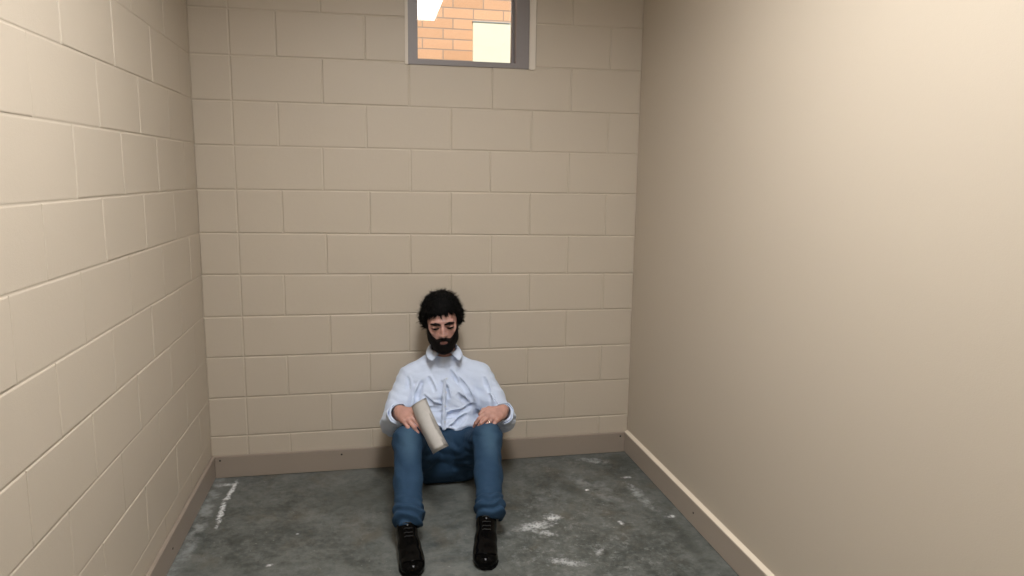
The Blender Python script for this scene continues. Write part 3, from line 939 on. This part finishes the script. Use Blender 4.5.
# collar stand (the band around the neck, meeting at the throat)
bp = []
stand = MB()
nn = 36
for i in range(nn):
    th0 = math.radians(-180+360*i/nn); th1 = math.radians(-180+360*(i+1)/nn)
    def pt(th, r, z): return (1.140+math.sin(th)*r, min(-.140+math.cos(th)*r*.95, -.0085), z - .044*(.5-.5*math.cos(th)))
    a0, a1 = pt(th0, .064, .666), pt(th1, .064, .666); b0, b1 = pt(th0, .070, .622), pt(th1, .070, .622)
    c0_, c1_ = pt(th0, .0605, .666), pt(th1, .0605, .666); d0_, d1_ = pt(th0, .066, .622), pt(th1, .066, .622)
    stand.quad(a0, b0, b1, a1); stand.quad(c1_, d1_, d0_, c0_); stand.quad(c0_, a0, a1, c1_); stand.quad(b0, d0_, d1_, b1)
stand.build('collar_band', M['shirt'], shirt, smooth=True, recalc=False)

# cuffs: folded-back band at the end of each sleeve
for s_ in 'ab':
    el, d, end = EC[s_]
    out = np.array((-.012 if s_ == 'a' else .012, 0, -.004))*.4+(0, 0, -.006)
    e_ = end+out
    u = nz(np.cross(d, (0, 0, 1))); v = np.cross(u, d)
    Vc = []; Fc = []
    nt = 48; prof = [(-.034, .0475), (-.030, .0500), (-.010, .0505), (.010, .0495), (.0135, .0470), (.0115, .0445), (-.010, .0440)]
    for i in range(nt):
        th = 2*math.pi*i/nt
        for (a_, r_) in prof:
            rr = r_ + .0022*math.sin(3*th+1)+.0014*math.sin(7*th)
            Vc.append(e_ + d*a_ + (u*math.cos(th)*1.02+v*math.sin(th)*1.04)*rr)
    m_ = len(prof)
    for i in range(nt):
        for j in range(m_-1):
            i2 = (i+1) % nt
            Fc.append((i*m_+j, i*m_+j+1, i2*m_+j+1, i2*m_+j))
    link('cuff', mesh_np('cuff', np.array(Vc), np.array(Fc)), M['shirt'], shirt)

# ---- jeans
hj = .0032
jf = Field((.80, -.96, .0), (1.44, -.001, .50), hj)
jf.cap((1.06, -.215, .110), (1.22, -.215, .110), .118, .118, .03)
jf.cap((1.06, -.150, .112), (1.22, -.150, .112), .112, .112, .03)
jf.ell((1.14, -.228, .205), (.165, .130, .112), k=.03)
for s_ in 'ab':
    k0, h0, a0 = J['kn'+s_], J['hip'+s_], J['an'+s_]
    jf.chain([h0, (h0+k0)/2+(0, 0, -.008), k0], [.105, .086, .067], .045)
    jf.chain([k0, k0*.5+a0*.5+(0, .008, -.004), a0+(0, .015, .03), a0+(0, .004, -.012)], [.063, .058, .056, .051], .03)
idx, P_ = jf.near(.03)
x_, y_, z_ = P_
dsp = .0022*vnoise(P_, 14, 71)+.0012*vnoise(P_, 45, 72)
for s_, sd in (('a', 3), ('b', 5)):
    k0, a0 = J['kn'+s_], J['an'+s_]
    sd_ = np.abs(x_-(k0[0]+a0[0])/2) < .12
    t = ((y_-k0[1])*(a0[1]-k0[1])+(z_-k0[2])*(a0[2]-k0[2]))/((a0[1]-k0[1])**2+(a0[2]-k0[2])**2)
    sgn = 1 if s_ == 'a' else -1
    w = .016*vnoise(P_, 22, 80+sd)+.05*np.sin((x_-a0[0])*22+sd)*.35
    st = np.clip((t-.70)/.2, 0, 1)*np.clip((1.12-t)/.06, 0, 1)
    dsp += sd_*st*.0052*np.sin((t*.43+w)*150)*(y_ < -.35)
    kneef = np.exp(-((t-.02)/.16)**2)*(y_ < -.30)
    dsp += sd_*kneef*.002*folds(P_, k0, (sgn*.4, 0, 1), 130, 90+sd)
    mid = np.clip((t-.2)/.2, 0, 1)*np.clip((.75-t)/.2, 0, 1)*(y_ < -.3)
    dsp += sd_*mid*.0022*folds(P_, k0, (.5*sgn, -.3, 1), 90, 95+sd)
lap = np.exp(-(((z_-.22)/.07)**2+((y_+.30)/.09)**2))*(np.abs(x_-1.14) < .17)
dsp += lap*.006*folds(P_, (1.14, -.3, .2), (.1, .2, 1), 110, 99)
jf.d[idx] += (-dsp).astype(np.float32)
# waist opening and leg openings
for s_ in 'ab':
    a0 = J['an'+s_]; k0 = J['kn'+s_]; d = nz((a0-k0)*(1, 1, 1.15))
    e2 = a0 + (0, -.002, -.016)
    nrm = nz(d*.5+np.array((0, -.45, -.85)))
    def cut(X, Y, Z, e2=e2, d=nrm):
        pl = (X-e2[0])*d[0]+(Y-e2[1])*d[1]+(Z-e2[2])*d[2]
        rad = np.sqrt((X-e2[0])**2+(Y-e2[1])**2+(Z-e2[2])**2)-.11
        return np.maximum(-pl, rad)
    jf.op(cut, e2-.11, e2+.11, .005, 'sub', .01)
    jf.cap(e2-d*.03, e2+nrm*.1, .042, .044, .004, 'sub')
r_ = jf.box(jf.lo, jf.lo+jf.h*jf.n)
jf.d = np.maximum(jf.d, (r_[2]+.030+0*r_[1]+0*r_[3])).astype(np.float32)
jf.d = np.maximum(jf.d, (.0025-r_[3]+0*r_[1]+0*r_[2])).astype(np.float32)
V, F = jf.mesh('jeans'); V, F = keep_big(V, F)
jeans = link('jeans', mesh_np('jeans', V, F), M['denim'], person)
del jf

# ---- shoes
def shoe(s_, ang):
    a0 = J['an'+s_]
    R = rotm('Z', ang)             # local: +x viewer right, -y = toe
    base = np.array((a0[0]-.010, a0[1]+.052, 0.))      # heel point at back
    f = Field((-.08, -.34, .0), (.08, .04, .17), .0022)
    sg = 1 if s_ == 'a' else -1    # inner side of the shoe: +x for 'a', -x for 'b'
    f.cap((0, -.035, .045), (0, -.07, .045), .036, .036, .02)
    f.ell((0, -.045, .055), (.036, .048, .050), k=.02)
    f.ell((sg*.004, -.150, .038), (.046, .085, .042), k=.03)
    f.ell((sg*.006, -.225, .030), (.048, .068, .030), k=.03)
    f.ell((sg*.004, -.262, .028), (.041, .040, .024), k=.02)
    f.cap((0, -.055, .075), (0, -.052, .115), .037, .037, .02)
    f.cap((0, -.085, .083), (0, -.135, .062), .036, .034, .03)
    # foot opening
    f.cap((0, -.055, .085), (0, -.052, .16), .031, .032, .004, 'sub')
    f.d = np.maximum(f.d, (.010-f.ax[2])[None, None, :]).astype(np.float32)
    V, F = f.mesh('shoe'); V = V @ R.T + base
    o = link('shoe', mesh_np('shoe', V, F), M['leather'], person)
    # sole with separate heel
    def out(off):
        pts = []
        for i in range(48):
            th = 2*math.pi*i/48; t = (1-math.cos(th))/2   # 0 at the heel, 1 at the toe
            y = .008 - .312*t - (0)
            wd = np.interp(t, [0, .04, .12, .3, .45, .6, .75, .88, .96, 1], [.0, .022, .036, .036, .038, .047, .050, .042, .025, 0])
            x = wd*(1 if th <= math.pi else -1) + sg*.006*t
            pts.append((x*(1+off), y))
        return pts
    m = MB(); m.prism(out(.0), 'z', .006, .0165)
    hp = [(-.033, -.008), (-.036, -.03), (-.034, -.085), (.034, -.085), (.036, -.03), (.033, -.008), (.018, .005), (-.018, .005)]
    m.prism(hp, 'z', .0012, .008)
    m.prism([(x, y) for x, y in [(-.04, -.17), (.04, -.17), (.045, -.21), (.047, -.24), (.038, -.275), (.02, -.296), (-.02, -.296), (-.038, -.275), (-.047, -.24), (-.045, -.21)]], 'z', .0012, .008)
    m.v = [tuple(R @ np.array(v) + base) for v in m.v]
    so = m.build('sole', M['sole'], o, bevel=.0015)
    # toe cap seam: raised line over the toe
    def top(x, y):
        q = (V-base) @ R
        mm = (np.abs(q[:, 0]-x) < .004) & (np.abs(q[:, 1]-y) < .004)
        return q[mm, 2].max() if mm.any() else .03
    pts = []
    for i in range(15):
        x = -.042+.084*i/14 + sg*.006; y = -.262 - .010*(1-((x-sg*.006)/.042)**2)
        pts.append(R @ np.array((x, y, top(x, y)+.0006)) + base)
    tube(pts, .0018, 'toe_cap_seam', M['leather'], o, 6)
    for k in range(4):
        y = -.100-.018*k; pts = []
        for i in range(9):
            x = -.017+.034*i/8
            pts.append(R @ np.array((x, y+.002*math.sin(i), top(x, y)+.0016)) + base)
        tube(pts, .0020, 'lace', M['lace'], o, 6)
    return o
shoe('a', .04); shoe('b', -.15)

# ---- ring on the ring finger of the viewer-right hand
ch = hB['chains'][2]; p0, p1 = ch[0], ch[1]; d = nz(p1-p0); c_ = p0*.45+p1*.55
u = nz(np.cross(d, (0, 0, 1))); v = np.cross(u, d)
Vr = []; Fr = []
for i in range(28):
    th = 2*math.pi*i/28
    for (a_, r_) in ((-.0022, .0104), (-.0022, .0118), (.0022, .0118), (.0022, .0104)):
        Vr.append(c_+d*a_+(u*math.cos(th)+v*math.sin(th))*r_)
for i in range(28):
    for j in range(4): Fr.append((i*4+j, i*4+(j+1) % 4, ((i+1) % 28)*4+(j+1) % 4, ((i+1) % 28)*4+j))
link('ring', mesh_np('ring', np.array(Vr), np.array(Fr)), M['ring'], person)

# fingernails
for hh in (hA, hB):
    for ci, chn in enumerate(hh['chains']):
        t = nz(chn[-1]-chn[-2]); nrm = nz(hh['n'] - (hh['n']@t)*t)
        if ci == 4: nrm = nz(hh['n']*.8+hh['b']*.6 - ((hh['n']*.8+hh['b']*.6)@t)*t)
        sd = np.cross(t, nrm); c_ = chn[-1] - t*.002 + nrm*.0062
        m = MB(); rows = 5
        Vn = []; Fn = []
        for i in range(rows):
            for j in range(5):
                uu = -.006+.013*i/(rows-1); vv = (-1+2*j/4)
                wv = .0050*(1-.25*(i == rows-1))
                Vn.append(c_ + t*uu + sd*vv*wv + nrm*(.0012-.0028*vv*vv-.0006*(i-2)**2*.5))
        nv = len(Vn); Vn += [q-nrm*.0012 for q in Vn]
        for i in range(rows-1):
            for j in range(4):
                q = (i*5+j, i*5+j+1, (i+1)*5+j+1, (i+1)*5+j); Fn.append(q); Fn.append(tuple(nv+k for k in reversed(q)))
        link('fingernail', mesh_np('fingernail', np.array(Vn), np.array(Fn)), M['nail'], person)

# ------------------------------------------------------------------ folded paper in the hand
def paper():
    top = np.array((.992, -.505, .500)); bot = np.array((1.081, -.612, .312))
    ln = nz(bot-top); L = np.linalg.norm(bot-top)
    wd = np.array((.80, -.50, .25)); wd = nz(wd-(wd@ln)*ln); nn_ = np.cross(ln, wd)
    Vp = []; Fp = []
    rows, cols = 22, 12
    Wd = .086
    for layer in range(4):
        off = layer*.0016
        for side in (0, 1):
            for i in range(rows):
                for j in range(cols):
                    s_ = i/(rows-1); t = -.5+j/(cols-1)
                    wl = Wd*(1-.05*layer)
                    bow = (.014+.014*s_)*(1-(2*t)**2)                         # curl across the width
                    sag = .010*math.sin(s_*math.pi)+.002*math.sin(s_*9+layer)
                    fl = .0035*layer*(s_**2)*(t+.5)
                    p = top + ln*(L*s_*(1-.012*layer)) + wd*(t*wl) + nn_*(bow + sag + off + fl + side*.0005)
                    Vp.append(p)
        b0 = layer*2*rows*cols; n1 = rows*cols
        for i in range(rows-1):
            for j in range(cols-1):
                q = (b0+i*cols+j, b0+i*cols+j+1, b0+(i+1)*cols+j+1, b0+(i+1)*cols+j)
                Fp.append(q); Fp.append(tuple(n1+k for k in reversed(q)))
        ring = [i*cols for i in range(rows)], [i*cols+cols-1 for i in range(rows)], list(range(cols)), [(rows-1)*cols+j for j in range(cols)]
        for r in ring:
            for a_, b_ in zip(r[:-1], r[1:]): Fp.append((b0+a_, b0+b_, b0+n1+b_, b0+n1+a_))
    # folded long edge joining the layers
    return mesh_np('folded_paper', np.array(Vp), np.array(Fp))
pp = link('folded_paper', paper(), M['paper'])
tag(pp, "folded sheaf of off-white paper held between the seated man's fingers over his knee", 'paper')

# things outside the window
mb = MB(); mb.box((1.750, 3.17, -.95), (2.75, 3.199, 2.893)); wp = mb.build('wall_panel', M['white'], bevel=.004)
tag(wp, 'cream white panel on the tan brick wall outside the window, lower right', 'panel')
mb = MB(); mb.box((1.745, 3.163, 2.8935), (2.755, 3.199, 2.902)); mb.build('shadow_line', M['grey'], wp)  # grey strip in place of the shadow line above the panel

# ------------------------------------------------------------------ sky, sun, camera
w = bpy.data.worlds.new('sky'); SC.world = w; w.use_nodes = True
nt = w.node_tree; bg = nt.nodes['Background']
sky = nt.nodes.new('ShaderNodeTexSky'); sky.sky_type = 'NISHITA'; sky.sun_disc = False
sky.sun_elevation = math.radians(50); sky.sun_rotation = math.radians(190)
nt.links.new(sky.outputs[0], bg.inputs[0]); bg.inputs[1].default_value = .18
sl = bpy.data.lights.new('sun', 'SUN'); sl.energy = 6.3; sl.angle = .009; sl.color = (1, .93, .82)
so = bpy.data.objects.new('sun', sl); COL.objects.link(so)
so.rotation_euler = Vector((.12, 1, -1.15)).to_track_quat('-Z', 'Y').to_euler(); so.location = (0, -5, 8)

cam = bpy.data.cameras.new('camera'); co = bpy.data.objects.new('camera', cam); COL.objects.link(co)
yaw, pitch, roll = .1981, .1566, .0130
cp, sp, cyw, sy = math.cos(pitch), math.sin(pitch), math.cos(yaw), math.sin(yaw)
Fv = Vector((sy*cp, cyw*cp, -sp)); r0 = Vector((cyw, -sy, 0)); u0 = r0.cross(Fv)
rv = r0*math.cos(roll)+u0*math.sin(roll); uv = -r0*math.sin(roll)+u0*math.cos(roll)
mw = Matrix((( rv.x, uv.x, -Fv.x, .7955), (rv.y, uv.y, -Fv.y, -3.5611), (rv.z, uv.z, -Fv.z, 1.4993), (0, 0, 0, 1)))
co.matrix_world = mw
cam.sensor_width = 36; cam.lens = 707.8*36/1024; cam.clip_start = .02
SC.camera = co
SC.view_settings.view_transform = 'Standard'; SC.view_settings.look = 'None'
SC.view_settings.gamma = 1; SC.view_settings.use_curve_mapping = False
SC.view_settings.exposure = 0.0
SC.cycles.max_bounces = 10; SC.cycles.diffuse_bounces = 6
